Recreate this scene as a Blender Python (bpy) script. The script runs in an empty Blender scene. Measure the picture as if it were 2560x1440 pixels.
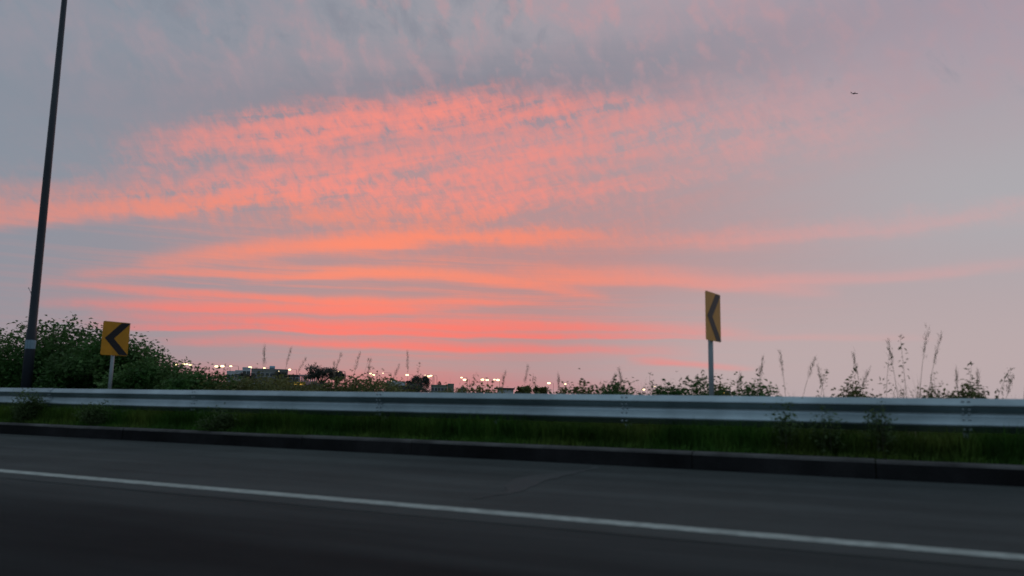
import bpy, math, random
import numpy as np
from mathutils import Vector, Matrix

random.seed(7)
rng = np.random.default_rng(11)
R_ = math.radians
sc = bpy.context.scene
COL = sc.collection

# ------------------------------------------------------------------ camera
# 26.7 mm equivalent lens looking out of the side of a moving car, 65 degrees
# off the direction of travel, pitched up about 8 degrees and rolled about 1.
F, CX, CY = 1900.0, 1280.0, 720.0            # lens constants of a 2560 px wide frame
EYE = Vector((0.0, 0.0, 1.13))
up = Vector((0.0205 * F, -F, 280.0)).normalized()
zf = Vector((0, 0, 1))
yw = (zf - up * zf.dot(up)).normalized()
xw = yw.cross(up)
RC = Matrix((xw, yw, up))                     # lens frame (x right, y down, z ahead) to world
cam_d = bpy.data.cameras.new("camera")
cam = bpy.data.objects.new("camera", cam_d)
COL.objects.link(cam)
ax, ay, az_ = RC @ Vector((1, 0, 0)), RC @ Vector((0, -1, 0)), RC @ Vector((0, 0, -1))
cam.matrix_world = Matrix(((ax.x, ay.x, az_.x, EYE.x), (ax.y, ay.y, az_.y, EYE.y),
                           (ax.z, ay.z, az_.z, EYE.z), (0, 0, 0, 1)))
cam_d.sensor_width = 36.0
cam_d.lens = 36.0 * F / 2560.0
cam_d.clip_start = 0.05
cam_d.clip_end = 30000.0
cam_d.dof.use_dof = True
cam_d.dof.focus_distance = 300.0
cam_d.dof.aperture_fstop = 1.0
sc.camera = cam

# ------------------------------------------------------------------ render / exposure
sc.render.engine = 'CYCLES'
sc.view_settings.view_transform = 'Standard'
sc.view_settings.look = 'None'
sc.view_settings.exposure = 0.0
sc.view_settings.gamma = 1.0
sc.view_settings.use_curve_mapping = False
sc.cycles.use_denoising = True
sc.cycles.max_bounces = 6
sc.cycles.diffuse_bounces = 3
sc.cycles.glossy_bounces = 3
sc.cycles.transparent_max_bounces = 6


def lin(r, g, b):
    def c(v):
        v /= 255.0
        return v / 12.92 if v <= 0.04045 else ((v + 0.055) / 1.055) ** 2.4
    return (c(r), c(g), c(b), 1.0)


# ------------------------------------------------------------------ world: dusk sky with a lit cloud deck
SUN_AZ, SUN_EL = -12.0, 1.0
world = bpy.data.worlds.new("World")
sc.world = world
world.use_nodes = True
WT = world.node_tree
WT.nodes.clear()


class X:
    """A scalar socket that builds Math nodes when used in arithmetic."""
    def __init__(s, sock): s.s = sock

    @staticmethod
    def op(o, *a, clamp=False):
        n = WT.nodes.new('ShaderNodeMath')
        n.operation = o
        n.use_clamp = clamp
        for i, v in enumerate(a):
            if isinstance(v, X): WT.links.new(v.s, n.inputs[i])
            else: n.inputs[i].default_value = v
        return X(n.outputs[0])
    def __add__(s, o): return X.op('ADD', s, o)
    def __radd__(s, o): return X.op('ADD', s, o)
    def __sub__(s, o): return X.op('SUBTRACT', s, o)
    def __rsub__(s, o): return X.op('SUBTRACT', o, s)
    def __mul__(s, o): return X.op('MULTIPLY', s, o)
    def __rmul__(s, o): return X.op('MULTIPLY', s, o)
    def __truediv__(s, o): return X.op('DIVIDE', s, o)
    def __neg__(s): return X.op('MULTIPLY', s, -1.0)


def madd(a, b, c): return X.op('MULTIPLY_ADD', a, b, c)
def clamp01(a): return X.op('ADD', a, 0.0, clamp=True)
def gauss(a): return X.op('POWER', math.e, -(a * a))


def smooth(a, lo, hi):
    n = WT.nodes.new('ShaderNodeMapRange')
    n.interpolation_type = 'SMOOTHSTEP'
    WT.links.new(a.s, n.inputs[0])
    n.inputs[1].default_value, n.inputs[2].default_value = lo, hi
    return X(n.outputs[0])


def combine(x, y, z=0.0):
    n = WT.nodes.new('ShaderNodeCombineXYZ')
    for i, v in enumerate((x, y, z)):
        if isinstance(v, X): WT.links.new(v.s, n.inputs[i])
        else: n.inputs[i].default_value = v
    return n.outputs[0]


def noise(vec, scale=1.0, detail=3.0, rough=0.5, dist=0.0):
    n = WT.nodes.new('ShaderNodeTexNoise')
    WT.links.new(vec, n.inputs['Vector'])
    n.inputs['Scale'].default_value = scale
    n.inputs['Detail'].default_value = detail
    n.inputs['Roughness'].default_value = rough
    n.inputs['Distortion'].default_value = dist
    return X(n.outputs[0])


def mix(fac, a, b):
    n = WT.nodes.new('ShaderNodeMix')
    n.data_type = 'RGBA'
    n.clamp_factor = True
    if isinstance(fac, X): WT.links.new(fac.s, n.inputs[0])
    else: n.inputs[0].default_value = fac
    for k, v in ((6, a), (7, b)):
        if isinstance(v, tuple): n.inputs[k].default_value = v
        else: WT.links.new(v, n.inputs[k])
    return n.outputs[2]


tc = WT.nodes.new('ShaderNodeTexCoord')
sep = WT.nodes.new('ShaderNodeSeparateXYZ')
WT.links.new(tc.outputs['Generated'], sep.inputs[0])
dx, dy, dz = (X(sep.outputs[i]) for i in range(3))
AZ = X.op('ARCTAN2', dx, dy) * 57.29578            # compass bearing, degrees
EL = X.op('ARCSINE', dz) * 57.29578                # elevation, degrees
den = X.op('MAXIMUM', dz, 0.0) + 0.16              # flat cloud deck seen in perspective
PX, PY = dx / den, dy / den

n_streak = noise(combine(AZ * 0.075, EL * 0.85, 3.1), 1.0, 4.0, 0.55) - 0.5
n_soft = noise(combine(AZ * 0.10, EL * 0.26, 9.7), 1.0, 3.0, 0.5) - 0.5
# fallstreaks: fine hooks running down to the right
rx = AZ * 0.80 + EL * 0.60
ry = EL * 0.80 - AZ * 0.60
n_hook = noise(combine(rx * 0.46, ry * 0.27, 1.0), 1.0, 5.0, 0.58, 0.5) - 0.5
n_fine = noise(combine(rx * 1.7, ry * 0.95, 5.0), 1.0, 3.0, 0.6, 0.4) - 0.5
n_thin = noise(combine(AZ * 0.055 + n_soft * 0.3, EL * 2.1 + n_soft * 1.2, 12.0), 1.0, 4.0, 0.6) - 0.5
n_hook2 = noise(combine(rx * 0.62, ry * 0.46, 4.0), 1.0, 3.0, 0.55, 0.3) - 0.5
n_diag = noise(combine((AZ * 0.97 + EL * 0.22) * 0.085, (EL * 0.97 - AZ * 0.20) * 0.75, 7.0), 1.0, 5.0, 0.6, 0.3) - 0.5
n_deck = noise(combine(PX * 1.5, PY * 1.1, 2.0), 2.2, 5.0, 0.58, 0.5) - 0.5

upper = smooth(EL, 10.0, 15.0)
low = 1.0 - smooth(EL, 6.0, 11.0)
warp = n_streak * madd(upper, 1.3, 0.85) + n_hook * (upper * 3.4) + n_soft * 0.9
V = EL + warp

# lit cloud bands: bearing/elevation of left end, middle, right end; half width above, below; strength
BANDS = [
    ((-29.5, 15.6), (-12.0, 20.0), (13.5, 21.4), 1.15, 1.35, 1.05),
    ((-46.0, 8.6), (-27.5, 12.2), (-3.0, 17.0), 1.5, 0.60, 1.15),
    ((-27.0, 13.4), (-11.9, 16.4), (5.5, 18.0), 2.0, 2.4, 0.36),
    ((-20.3, 13.1), (-8.8, 14.4), (8.7, 15.7), 1.3, 1.1, 0.42),
    ((-27.0, 8.6), (-12.2, 11.3), (9.5, 12.3), 0.60, 0.52, 1.35),
    ((-31.0, 7.6), (-22.6, 8.3), (-12.0, 8.7), 0.34, 0.26, 0.62),
    ((-20.0, 8.0), (-7.0, 9.1), (7.6, 7.8), 0.42, 0.26, 1.2),
    ((-33.0, 6.9), (-21.2, 6.8), (3.5, 7.6), 0.32, 0.25, 1.0),
    ((-33.0, 5.3), (-18.4, 6.0), (-2.0, 6.9), 0.50, 0.34, 1.1),
    ((-30.0, 4.8), (-11.3, 5.2), (8.5, 5.7), 0.36, 0.28, 1.0),
    ((-30.0, 4.1), (-12.7, 4.6), (16.0, 4.7), 0.36, 0.13, 1.25),
    ((-25.0, 3.5), (-5.3, 3.8), (14.5, 3.5), 0.40, 0.30, 0.70),
    ((-38.0, 1.1), (-11.1, 1.2), (12.0, 0.9), 0.75, 1.1, 0.50),
    ((0.5, 11.9), (18.4, 12.0), (46.0, 12.6), 0.75, 0.55, 0.50),
    ((3.5, 8.9), (21.0, 8.8), (42.0, 9.4), 0.42, 0.34, 0.55),
    ((-4.0, 8.8), (9.7, 9.1), (24.0, 7.7), 0.80, 0.45, 0.75),
    ((8.5, 3.0), (13.1, 2.8), (18.0, 2.5), 0.22, 0.20, 0.70),
    ((-14.0, 16.3), (6.6, 19.3), (30.0, 18.8), 2.4, 2.0, 0.52),
    ((-6.0, 14.6), (6.7, 15.9), (21.0, 16.9), 0.55, 0.5, 0.38),
    ((-9.0, 5.9), (5.2, 5.6), (19.0, 5.0), 0.45, 0.3, 0.70),
    ((14.0, 4.7), (22.2, 4.7), (30.0, 4.5), 0.3, 0.25, 0.30),
]
lit = None
for (a0, e0), (a1, e1), (a2, e2), tu, td, amp in BANDS:
    # quadratic through the three points in w = 0..1
    wm = (a1 - a0) / (a2 - a0)
    q = ((e1 - e0) - wm * (e2 - e0)) / (wm * wm - wm)
    p = (e2 - e0) - q
    w = X.op('MULTIPLY_ADD', AZ, 1.0 / (a2 - a0), -a0 / (a2 - a0), clamp=True)
    dv = V - madd(madd(w, q, p), w, e0)
    d = X.op('MAXIMUM', dv * (1.0 / tu), dv * (-1.0 / td))
    ends = clamp01((w * (1.0 - w)) * 4.4)
    m = gauss(d) * ends * amp
    lit = m if lit is None else X.op('MAXIMUM', lit, m * 1.0) + X.op('MINIMUM', lit, m) * 0.35
grain = 1.0 + n_hook * (upper * 1.5) + n_fine * madd(upper, 2.3, 0.9) + n_streak * (2.2 - upper) + n_diag * (upper * 4.2)
# thin dense streaks and dusty fill between the main bands
veil = gauss((AZ + 8.0) * (1 / 19.0)) * gauss((EL - 7.6) * (1 / 5.0)) * smooth(n_thin + n_streak * 0.4, -0.10, 0.22)
fan = gauss((AZ + 6.0) * (1 / 15.0)) * gauss((EL - 14.8) * (1 / 3.2)) * smooth(n_diag + n_fine * 0.9, -0.22, 0.22)
lit = lit + veil * 0.40 + fan * 0.36
lit = lit * X.op('MAXIMUM', grain, 0.12)
lit = 1.0 - X.op("POWER", math.e, lit * madd(upper, 0.42, -1.5))
# glow fades with the distance from where the sun went down
lit = lit * madd(gauss((AZ + 9.0) * (1 / 30.0)), 0.66, 0.34)

# unlit deck colours
base = mix(smooth(AZ, -34.0, 30.0), lin(136, 147, 160), lin(175, 170, 176))
base = mix(smooth(EL, 14.0, 27.0) * smooth(AZ, -10.0, 34.0) * 0.8, base, lin(164, 152, 167))
warm = gauss((AZ + 1.0) * (1 / 26.0)) * gauss((EL - 10.0) * (1 / 11.0)) * madd(smooth(AZ, -36.0, -14.0), 0.75, 0.25)
base = mix(warm * (0.97 + n_diag * 0.5), base, lin(187, 143, 143))
pale = gauss((AZ - 35.0) * (1 / 14.0)) * gauss((EL - 13.0) * (1 / 4.2))
base = mix(pale * 0.5, base, lin(174, 179, 184))
base = mix(gauss((EL - 1.5) * (1 / 6.0)) * (1.0 - smooth(AZ, -22.0, 0.0)) * 0.8, base, lin(161, 147, 155))
rosy = smooth(AZ, 0.0, 18.0) * gauss((EL - 3.0) * (1 / 5.5))
base = mix(rosy * 0.8, base, lin(190, 172, 173))
# darker soft folds of the deck and its faint rose patches high up
fold = smooth(n_hook * 0.6 + n_deck * 0.9, -0.12, 0.20)
high = smooth(EL, 15.0, 21.0)
folds_here = high * madd(gauss((AZ - 5.0) * (1 / 34.0)), 0.85, 0.15)
base = mix(fold * folds_here * 0.45, base, lin(186, 153, 161))
dark = smooth(-(n_hook * 0.7 + n_deck * 0.7), 0.0, 0.22) * smooth(EL, 18.5, 22.5)
belt = gauss((V - madd(AZ, 0.12, 22.6)) * (1 / 2.9)) * gauss((AZ + 4.0) * (1 / 25.0))
base = mix(X.op('MAXIMUM', dark * 0.6, belt * 0.95), base, lin(134, 137, 150))
wisps = smooth(n_hook2 + n_hook * 0.4, -0.04, 0.26) * smooth(EL, 18.0, 21.5) * gauss((AZ - 3.0) * (1 / 27.0))
base = mix(wisps * 0.5, base, lin(200, 154, 158))
# the half of the sky turned away from the sunset is the blue-grey of the earth's shadow
aabs = X.op('ABSOLUTE', AZ)
away = smooth(aabs, 45.0, 125.0)
base = mix(away, base, lin(120, 138, 154))
base = mix(smooth(EL, 28.0, 62.0), base, lin(138, 156, 170))
base = mix(smooth(-EL, -0.5, 3.0), base, lin(120, 110, 115))

pink = mix(smooth(EL, 12.5, 15.5), lin(255, 142, 115), lin(254, 146, 132))
pink = mix(1.0 - smooth(EL, 4.0, 9.5), pink, lin(255, 118, 110))
pink = mix(1.0 - smooth(EL, 1.2, 3.6), pink, lin(205, 118, 124))
pink = mix(smooth(AZ, 2.0, 28.0), pink, lin(236, 162, 158))
clouds = mix(lit, base, pink)

sky = WT.nodes.new('ShaderNodeTexSky')
sky.sky_type = 'NISHITA'
sky.sun_disc = False
sky.sun_elevation = R_(SUN_EL)
sky.sun_rotation = R_(SUN_AZ)
scale = WT.nodes.new('ShaderNodeVectorMath')
scale.operation = 'SCALE'
WT.links.new(clouds, scale.inputs[0])
scale.inputs['Scale'].default_value = 10.0
deck = mix(0.96, sky.outputs[0], scale.outputs[0])
bg = WT.nodes.new('ShaderNodeBackground')
WT.links.new(deck, bg.inputs[0])
bg.inputs[1].default_value = 0.10
wo = WT.nodes.new('ShaderNodeOutputWorld')
WT.links.new(bg.outputs[0], wo.inputs[0])
world.cycles.sampling_method = 'MANUAL'
world.cycles.sample_map_resolution = 512

# ------------------------------------------------------------------ sun: already at the horizon behind the deck
sun_d = bpy.data.lights.new("sun", 'SUN')
sun_d.energy = 0.06
sun_d.angle = R_(12)
sun_d.color = (1.0, 0.62, 0.50)
sun = bpy.data.objects.new("sun", sun_d)
COL.objects.link(sun)
sdir = Vector((math.sin(R_(SUN_AZ)) * math.cos(R_(SUN_EL)), math.cos(R_(SUN_AZ)) * math.cos(R_(SUN_EL)), math.sin(R_(SUN_EL))))
sun.rotation_euler = sdir.to_track_quat('Z', 'Y').to_euler()

# ------------------------------------------------------------------ road frame
# r runs back along the road (to the right as seen), o outwards from the car, n up off the banked carriageway
N_ = (RC @ Vector((0, -F, 219.0))).normalized()
T_ = (RC @ Vector((-4080.0, 219.0, F))).normalized()
O_ = T_.cross(N_)
if O_.y < 0: O_ = -O_
S_ = -T_
ORI = EYE - N_ * 1.13
M = Matrix(((S_.x, O_.x, N_.x, ORI.x), (S_.y, O_.y, N_.y, ORI.y), (S_.z, O_.z, N_.z, ORI.z), (0, 0, 0, 1)))
MI = M.inverted()
GROUND = -4.0


def ray(px, py):
    return (RC @ Vector(((px - CX) / F, (py - CY) / F, 1.0)))


def far(px, py, depth):
    """point at a real depth in metres ahead of the camera"""
    return EYE + ray(px, py) * depth


def on_o(px, py, o):
    """point where a line of sight meets the upright plane o metres out from the car, in road coordinates"""
    d = ray(px, py)
    a, b = MI @ EYE, MI.to_3x3() @ d
    t = (o - a.y) / b.y
    return a + b * t


def verge_n(o):
    if o < 9.48: return -0.3
    if o < 13.6: return 0.185 + 0.012 * (o - 9.13)
    if o < 24: return 0.24 - (o - 13.6) * 0.34
    return 0.24 - 10.4 * 0.34


def smooth01(t):
    t = min(1, max(0, t))
    return t * t * (3 - 2 * t)


def ground_pt(r, o):
    p = M @ Vector((r, o, verge_n(o)))
    w = (1 - smooth01((abs(r) - 150) / 250)) * (1 - smooth01((abs(o) - 26) / 60))
    p.z = p.z * w + GROUND * (1 - w)
    return p


# ------------------------------------------------------------------ helpers
class MB:
    def __init__(s): s.v, s.f = [], []

    def add(s, vs, fs):
        b = len(s.v)
        s.v += [tuple(v) for v in vs]
        s.f += [tuple(i + b for i in f) for f in fs]

    def box(s, x0, x1, y0, y1, z0, z1):
        s.add([(x0, y0, z0), (x1, y0, z0), (x1, y1, z0), (x0, y1, z0), (x0, y0, z1), (x1, y0, z1), (x1, y1, z1), (x0, y1, z1)],
              [(0, 3, 2, 1), (4, 5, 6, 7), (0, 1, 5, 4), (1, 2, 6, 5), (2, 3, 7, 6), (3, 0, 4, 7)])

    def tube(s, pts, rad, seg=8, cap=True):
        pts = [Vector(p) for p in pts]
        if not isinstance(rad, (list, tuple)): rad = [rad] * len(pts)
        rings = []
        for i, p in enumerate(pts):
            t = (pts[min(i + 1, len(pts) - 1)] - pts[max(i - 1, 0)]).normalized()
            a = t.orthogonal().normalized() if abs(t.z) < 0.9 else Vector((1, 0, 0)) - t * t.x
            a.normalize()
            b = t.cross(a)
            rings.append([p + (a * math.cos(2 * math.pi * k / seg) + b * math.sin(2 * math.pi * k / seg)) * rad[i] for k in range(seg)])
        vs = [v for r in rings for v in r]
        fs = []
        for i in range(len(pts) - 1):
            for k in range(seg):
                k2 = (k + 1) % seg
                fs.append((i * seg + k, i * seg + k2, (i + 1) * seg + k2, (i + 1) * seg + k))
        if cap:
            fs.append(tuple(range(seg - 1, -1, -1)))
            fs.append(tuple((len(pts) - 1) * seg + k for k in range(seg)))
        s.add(vs, fs)

    def prism(s, poly, x0, x1):
        """closed (y, z) outline run from x0 to x1"""
        n = len(poly)
        vs = [(x0, y, z) for y, z in poly] + [(x1, y, z) for y, z in poly]
        fs = [(i, (i + 1) % n, n + (i + 1) % n, n + i) for i in range(n)]
        fs += [tuple(range(n - 1, -1, -1)), tuple(range(n, 2 * n))]
        s.add(vs, fs)

    def mesh(s, name, smooth=False):
        me = bpy.data.meshes.new(name)
        me.from_pydata(s.v, [], s.f)
        me.update()
        if smooth: me.polygons.foreach_set('use_smooth', [True] * len(me.polygons))
        return me


def link(name, me, m, parent=None, mw=None, loc=None):
    o = bpy.data.objects.new(name, me)
    if m is not None and me is not None and not me.materials: me.materials.append(m)
    COL.objects.link(o)
    if parent is not None: o.parent = parent
    if mw is not None: o.matrix_world = mw
    if loc is not None: o.location = loc
    return o


def tag(o, label=None, cat=None, group=None, kind=None):
    if label: o['label'] = label
    if cat: o['category'] = cat
    if group: o['group'] = group
    if kind: o['kind'] = kind
    return o


def empty(name, loc, rz=0.0, mw=None):
    o = bpy.data.objects.new(name, None)
    o.empty_display_size = 0.2
    COL.objects.link(o)
    if mw is not None: o.matrix_world = mw
    else:
        o.location = loc
        o.rotation_euler = (0, 0, rz)
    return o


ORD = ('first second third fourth fifth sixth seventh eighth ninth tenth eleventh twelfth thirteenth fourteenth fifteenth sixteenth '
       'seventeenth eighteenth nineteenth twentieth').split()
ORD += ['twenty-' + w for w in ORD[:9]] + ['thirtieth'] + ['thirty-' + w for w in ORD[:9]] + ['fortieth'] + ['forty-' + w for w in ORD[:9]] + ['fiftieth']
ORD += ['fifty-' + w for w in ORD[:9]]


def material(name, col, rough=0.8, metal=0.0, var=0.25, vscale=3.0, bump=0.0, bscale=40.0, spec=0.4, island=0.0, col2=None, v2=0.5, trans=0.0):
    m = bpy.data.materials.new(name)
    m.use_nodes = True
    nt = m.node_tree
    b = nt.nodes['Principled BSDF']
    b.inputs['Roughness'].default_value = rough
    b.inputs['Metallic'].default_value = metal
    b.inputs['Specular IOR Level'].default_value = spec
    c = (*col, 1.0)
    geo = nt.nodes.new('ShaderNodeNewGeometry')
    pos = geo.outputs['Position']
    nz = nt.nodes.new('ShaderNodeTexNoise')
    nz.inputs['Scale'].default_value = vscale
    nz.inputs['Detail'].default_value = 5
    nz.inputs['Roughness'].default_value = 0.62
    nt.links.new(pos, nz.inputs['Vector'])
    mr = nt.nodes.new('ShaderNodeMapRange')
    mr.inputs[1].default_value, mr.inputs[2].default_value = 0.3, 0.7
    mr.inputs[3].default_value, mr.inputs[4].default_value = 1 - var, 1 + var
    nt.links.new(nz.outputs[0], mr.inputs[0])
    fac = mr.outputs[0]
    if island:
        g = nt.nodes.new('ShaderNodeNewGeometry')
        mi = nt.nodes.new('ShaderNodeMapRange')
        mi.inputs[3].default_value, mi.inputs[4].default_value = 1 - island, 1 + island
        nt.links.new(g.outputs['Random Per Island'], mi.inputs[0])
        mu = nt.nodes.new('ShaderNodeMath')
        mu.operation = 'MULTIPLY'
        nt.links.new(fac, mu.inputs[0])
        nt.links.new(mi.outputs[0], mu.inputs[1])
        fac = mu.outputs[0]
    src = None
    if col2 is not None:
        mx = nt.nodes.new('ShaderNodeMix')
        mx.data_type = 'RGBA'
        mx.inputs[6].default_value, mx.inputs[7].default_value = c, (*col2, 1.0)
        n2 = nt.nodes.new('ShaderNodeTexNoise')
        n2.inputs['Scale'].default_value = vscale * v2
        n2.inputs['Detail'].default_value = 3
        nt.links.new(pos, n2.inputs['Vector'])
        r2 = nt.nodes.new('ShaderNodeMapRange')
        r2.inputs[1].default_value, r2.inputs[2].default_value = 0.40, 0.62
        nt.links.new(n2.outputs[0], r2.inputs[0])
        nt.links.new(r2.outputs[0], mx.inputs[0])
        src = mx.outputs[2]
    sca = nt.nodes.new('ShaderNodeVectorMath')
    sca.operation = 'SCALE'
    if src is None: sca.inputs[0].default_value = col
    else: nt.links.new(src, sca.inputs[0])
    nt.links.new(fac, sca.inputs['Scale'])
    nt.links.new(sca.outputs[0], b.inputs['Base Color'])
    if bump:
        nb = nt.nodes.new('ShaderNodeTexNoise')
        nb.inputs['Scale'].default_value = bscale
        nb.inputs['Detail'].default_value = 3
        nt.links.new(pos, nb.inputs['Vector'])
        bp = nt.nodes.new('ShaderNodeBump')
        bp.inputs['Strength'].default_value = bump
        bp.inputs['Distance'].default_value = 0.02
        nt.links.new(nb.outputs[0], bp.inputs['Height'])
        nt.links.new(bp.outputs[0], b.inputs['Normal'])
    if trans:
        tr = nt.nodes.new('ShaderNodeBsdfTranslucent')
        nt.links.new(sca.outputs[0], tr.inputs[0])
        ms = nt.nodes.new('ShaderNodeMixShader')
        ms.inputs[0].default_value = trans
        nt.links.new(b.outputs[0], ms.inputs[1])
        nt.links.new(tr.outputs[0], ms.inputs[2])
        nt.links.new(ms.outputs[0], nt.nodes['Material Output'].inputs[0])
    return m


def emitter(name, col, strength):
    m = bpy.data.materials.new(name)
    m.use_nodes = True
    b = m.node_tree.nodes['Principled BSDF']
    b.inputs['Base Color'].default_value = (*col, 1)
    b.inputs['Emission Color'].default_value = (*col, 1)
    b.inputs['Emission Strength'].default_value = strength
    m.cycles.emission_sampling = 'NONE'
    return m


MT = dict(
    lane=material('asphalt_lane', (0.022, 0.026, 0.027), 0.85, 0, 0.22, 0.9, 0.5, 160, 0.10, col2=(0.017, 0.020, 0.021)),
    shoulder=material('asphalt_shoulder', (0.072, 0.080, 0.077), 0.85, 0, 0.20, 0.8, 0.5, 150, 0.15, col2=(0.058, 0.065, 0.064)),
    tar=material('tar', (0.050, 0.056, 0.055), 0.85, 0, 0.2, 8, 0.3, 90),
    paint=material('road_paint', (0.45, 0.49, 0.45), 0.85, 0, 0.20, 5.0, 0.4, 120, 0.2, col2=(0.35, 0.385, 0.355), v2=2.5),
    kerb=material('kerb_concrete', (0.125, 0.12, 0.115), 0.9, 0, 0.30, 2.2, 0.6, 50, 0.1, col2=(0.085, 0.08, 0.078), v2=0.6),
    kerbface=material('kerb_face_shade', (0.026, 0.025, 0.026), 0.95, 0, 0.45, 1.2, 0.6, 50, 0.08, col2=(0.015, 0.0145, 0.015), v2=0.8),  # shade of the kerb's front painted into its colour, along with grime
    soil=material('soil', (0.050, 0.058, 0.026), 0.95, 0, 0.35, 0.5, 0.6, 20, 0.1, col2=(0.055, 0.050, 0.032), v2=0.2),
    zinc=material('galvanised_steel', (0.44, 0.53, 0.565), 0.40, 0.85, 0.18, 1.6, 0.15, 60, 0.5, col2=(0.32, 0.39, 0.415), v2=0.35),
    bolt=material('bolt_steel', (0.42, 0.48, 0.51), 0.5, 0.8, 0.1),
    grass=material('grass_blades', (0.062, 0.155, 0.023), 0.65, 0, 0.50, 1.6, 0, 1, 0.2, island=0.4, col2=(0.105, 0.150, 0.028), trans=0.4),
    dryg=material('olive_grass', (0.110, 0.115, 0.045), 0.75, 0, 0.25, 1.2, 0, 1, 0.2, island=0.4, col2=(0.06, 0.09, 0.025), trans=0.3),
    vine=material('vine_leaves', (0.060, 0.150, 0.036), 0.6, 0, 0.45, 1.1, 0, 1, 0.2, island=0.25, col2=(0.120, 0.205, 0.070), v2=1.2, trans=0.4),
    olive=material('olive_leaves', (0.140, 0.165, 0.050), 0.6, 0, 0.30, 0.8, 0, 1, 0.3, island=0.35, col2=(0.175, 0.175, 0.062), trans=0.4),
    weed=material('weed_leaves', (0.100, 0.150, 0.055), 0.65, 0, 0.25, 2.0, 0, 1, 0.25, island=0.35, trans=0.45),
    stem=material('weed_stem', (0.20, 0.19, 0.11), 0.8, 0, 0.2, 6),
    plume=material('weed_plume', (0.34, 0.29, 0.21), 0.85, 0, 0.15, 4, island=0.3, trans=0.5),
    twig=material('bark', (0.075, 0.062, 0.050), 0.9, 0, 0.3, 5, 0.5, 30),
    treel=material('tree_leaves', (0.110, 0.115, 0.098), 0.65, 0, 0.3, 0.5, 0, 1, 0.2, island=0.4, trans=0.2),
    post=material('lamp_post_paint', (0.028, 0.033, 0.044), 0.5, 0.0, 0.15, 2, 0.1, 30, 0.4),
    sticker=material('sticker', (0.25, 0.36, 0.43), 0.5, 0, 0.1, 10),
    yellow=material('sign_yellow', (0.66, 0.28, 0.008), 0.45, 0, 0.14, 5, 0, 1, 0.4),
    black=material('sign_black', (0.012, 0.011, 0.014), 0.5, 0, 0.1, 4),
    signback=material('sign_post_steel', (0.30, 0.33, 0.34), 0.5, 0.5, 0.15, 3),
    wallw=material('white_plaster', (0.60, 0.63, 0.65), 0.9, 0, 0.12, 0.3),
    wallg=material('grey_plaster', (0.20, 0.21, 0.20), 0.9, 0, 0.2, 0.2),
    wallo=material('green_grey_plaster', (0.22, 0.25, 0.20), 0.9, 0, 0.15, 0.2),
    roof=material('dark_roof', (0.07, 0.07, 0.075), 0.8, 0, 0.2, 0.5),
    frame=material('rose_frame', (0.74, 0.45, 0.46), 0.7, 0, 0.1, 0.5),
    canopy=material('yellow_canopy', (0.62, 0.40, 0.04), 0.6, 0, 0.1, 1),
    glass=material('window_glass', (0.05, 0.06, 0.07), 0.15, 0, 0.1, 1, spec=0.6),
    tank=material('tank_blue', (0.30, 0.42, 0.50), 0.5, 0.3, 0.1, 1),
    plane=material('aircraft_skin', (0.18, 0.15, 0.17), 0.5, 0.2, 0.05, 0.1),
    pole=material('far_pole', (0.10, 0.10, 0.11), 0.6, 0.3, 0.1, 1),
    lamp=emitter('lamp_glow', (1.0, 0.76, 0.38), 3.2),
    lampsm=emitter('lamp_glow_small', (1.0, 0.78, 0.45), 2.2),
    lampy=emitter('lamp_glow_yellow', (1.0, 0.62, 0.14), 2.4),
)

# the lane: dark asphalt with the car's shade painted in, fading towards the edge line
def shaded_lane(m):
    nt = m.node_tree
    bs = nt.nodes['Principled BSDF']
    old = bs.inputs['Base Color'].links[0].from_socket
    t = nt.nodes.new('ShaderNodeTexCoord')
    sp = nt.nodes.new('ShaderNodeSeparateXYZ')
    nt.links.new(t.outputs['Object'], sp.inputs[0])
    st = nt.nodes.new('ShaderNodeVectorMath')
    st.operation = 'MULTIPLY'
    st.inputs[1].default_value = (0.25, 1.6, 1.0)
    nt.links.new(t.outputs['Object'], st.inputs[0])
    nz = nt.nodes.new('ShaderNodeTexNoise')
    nz.inputs['Scale'].default_value = 1.0
    nz.inputs['Detail'].default_value = 5
    nt.links.new(st.outputs[0], nz.inputs['Vector'])
    ad = nt.nodes.new('ShaderNodeMath')
    ad.operation = 'MULTIPLY_ADD'
    ad.inputs[1].default_value = 1.3
    nt.links.new(nz.outputs[0], ad.inputs[0])
    nt.links.new(sp.outputs[1], ad.inputs[2])
    mr = nt.nodes.new('ShaderNodeMapRange')
    mr.interpolation_type = 'SMOOTHSTEP'
    mr.inputs[1].default_value, mr.inputs[2].default_value = 4.4, 6.25
    nt.links.new(ad.outputs[0], mr.inputs[0])
    mx = nt.nodes.new('ShaderNodeMix')
    mx.data_type = 'RGBA'
    nt.links.new(mr.outputs[0], mx.inputs[0])
    nt.links.new(old, mx.inputs[6])
    mx.inputs[7].default_value = (0.060, 0.067, 0.066, 1)
    nt.links.new(mx.outputs[2], bs.inputs['Base Color'])


shaded_lane(MT['lane'])


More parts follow.
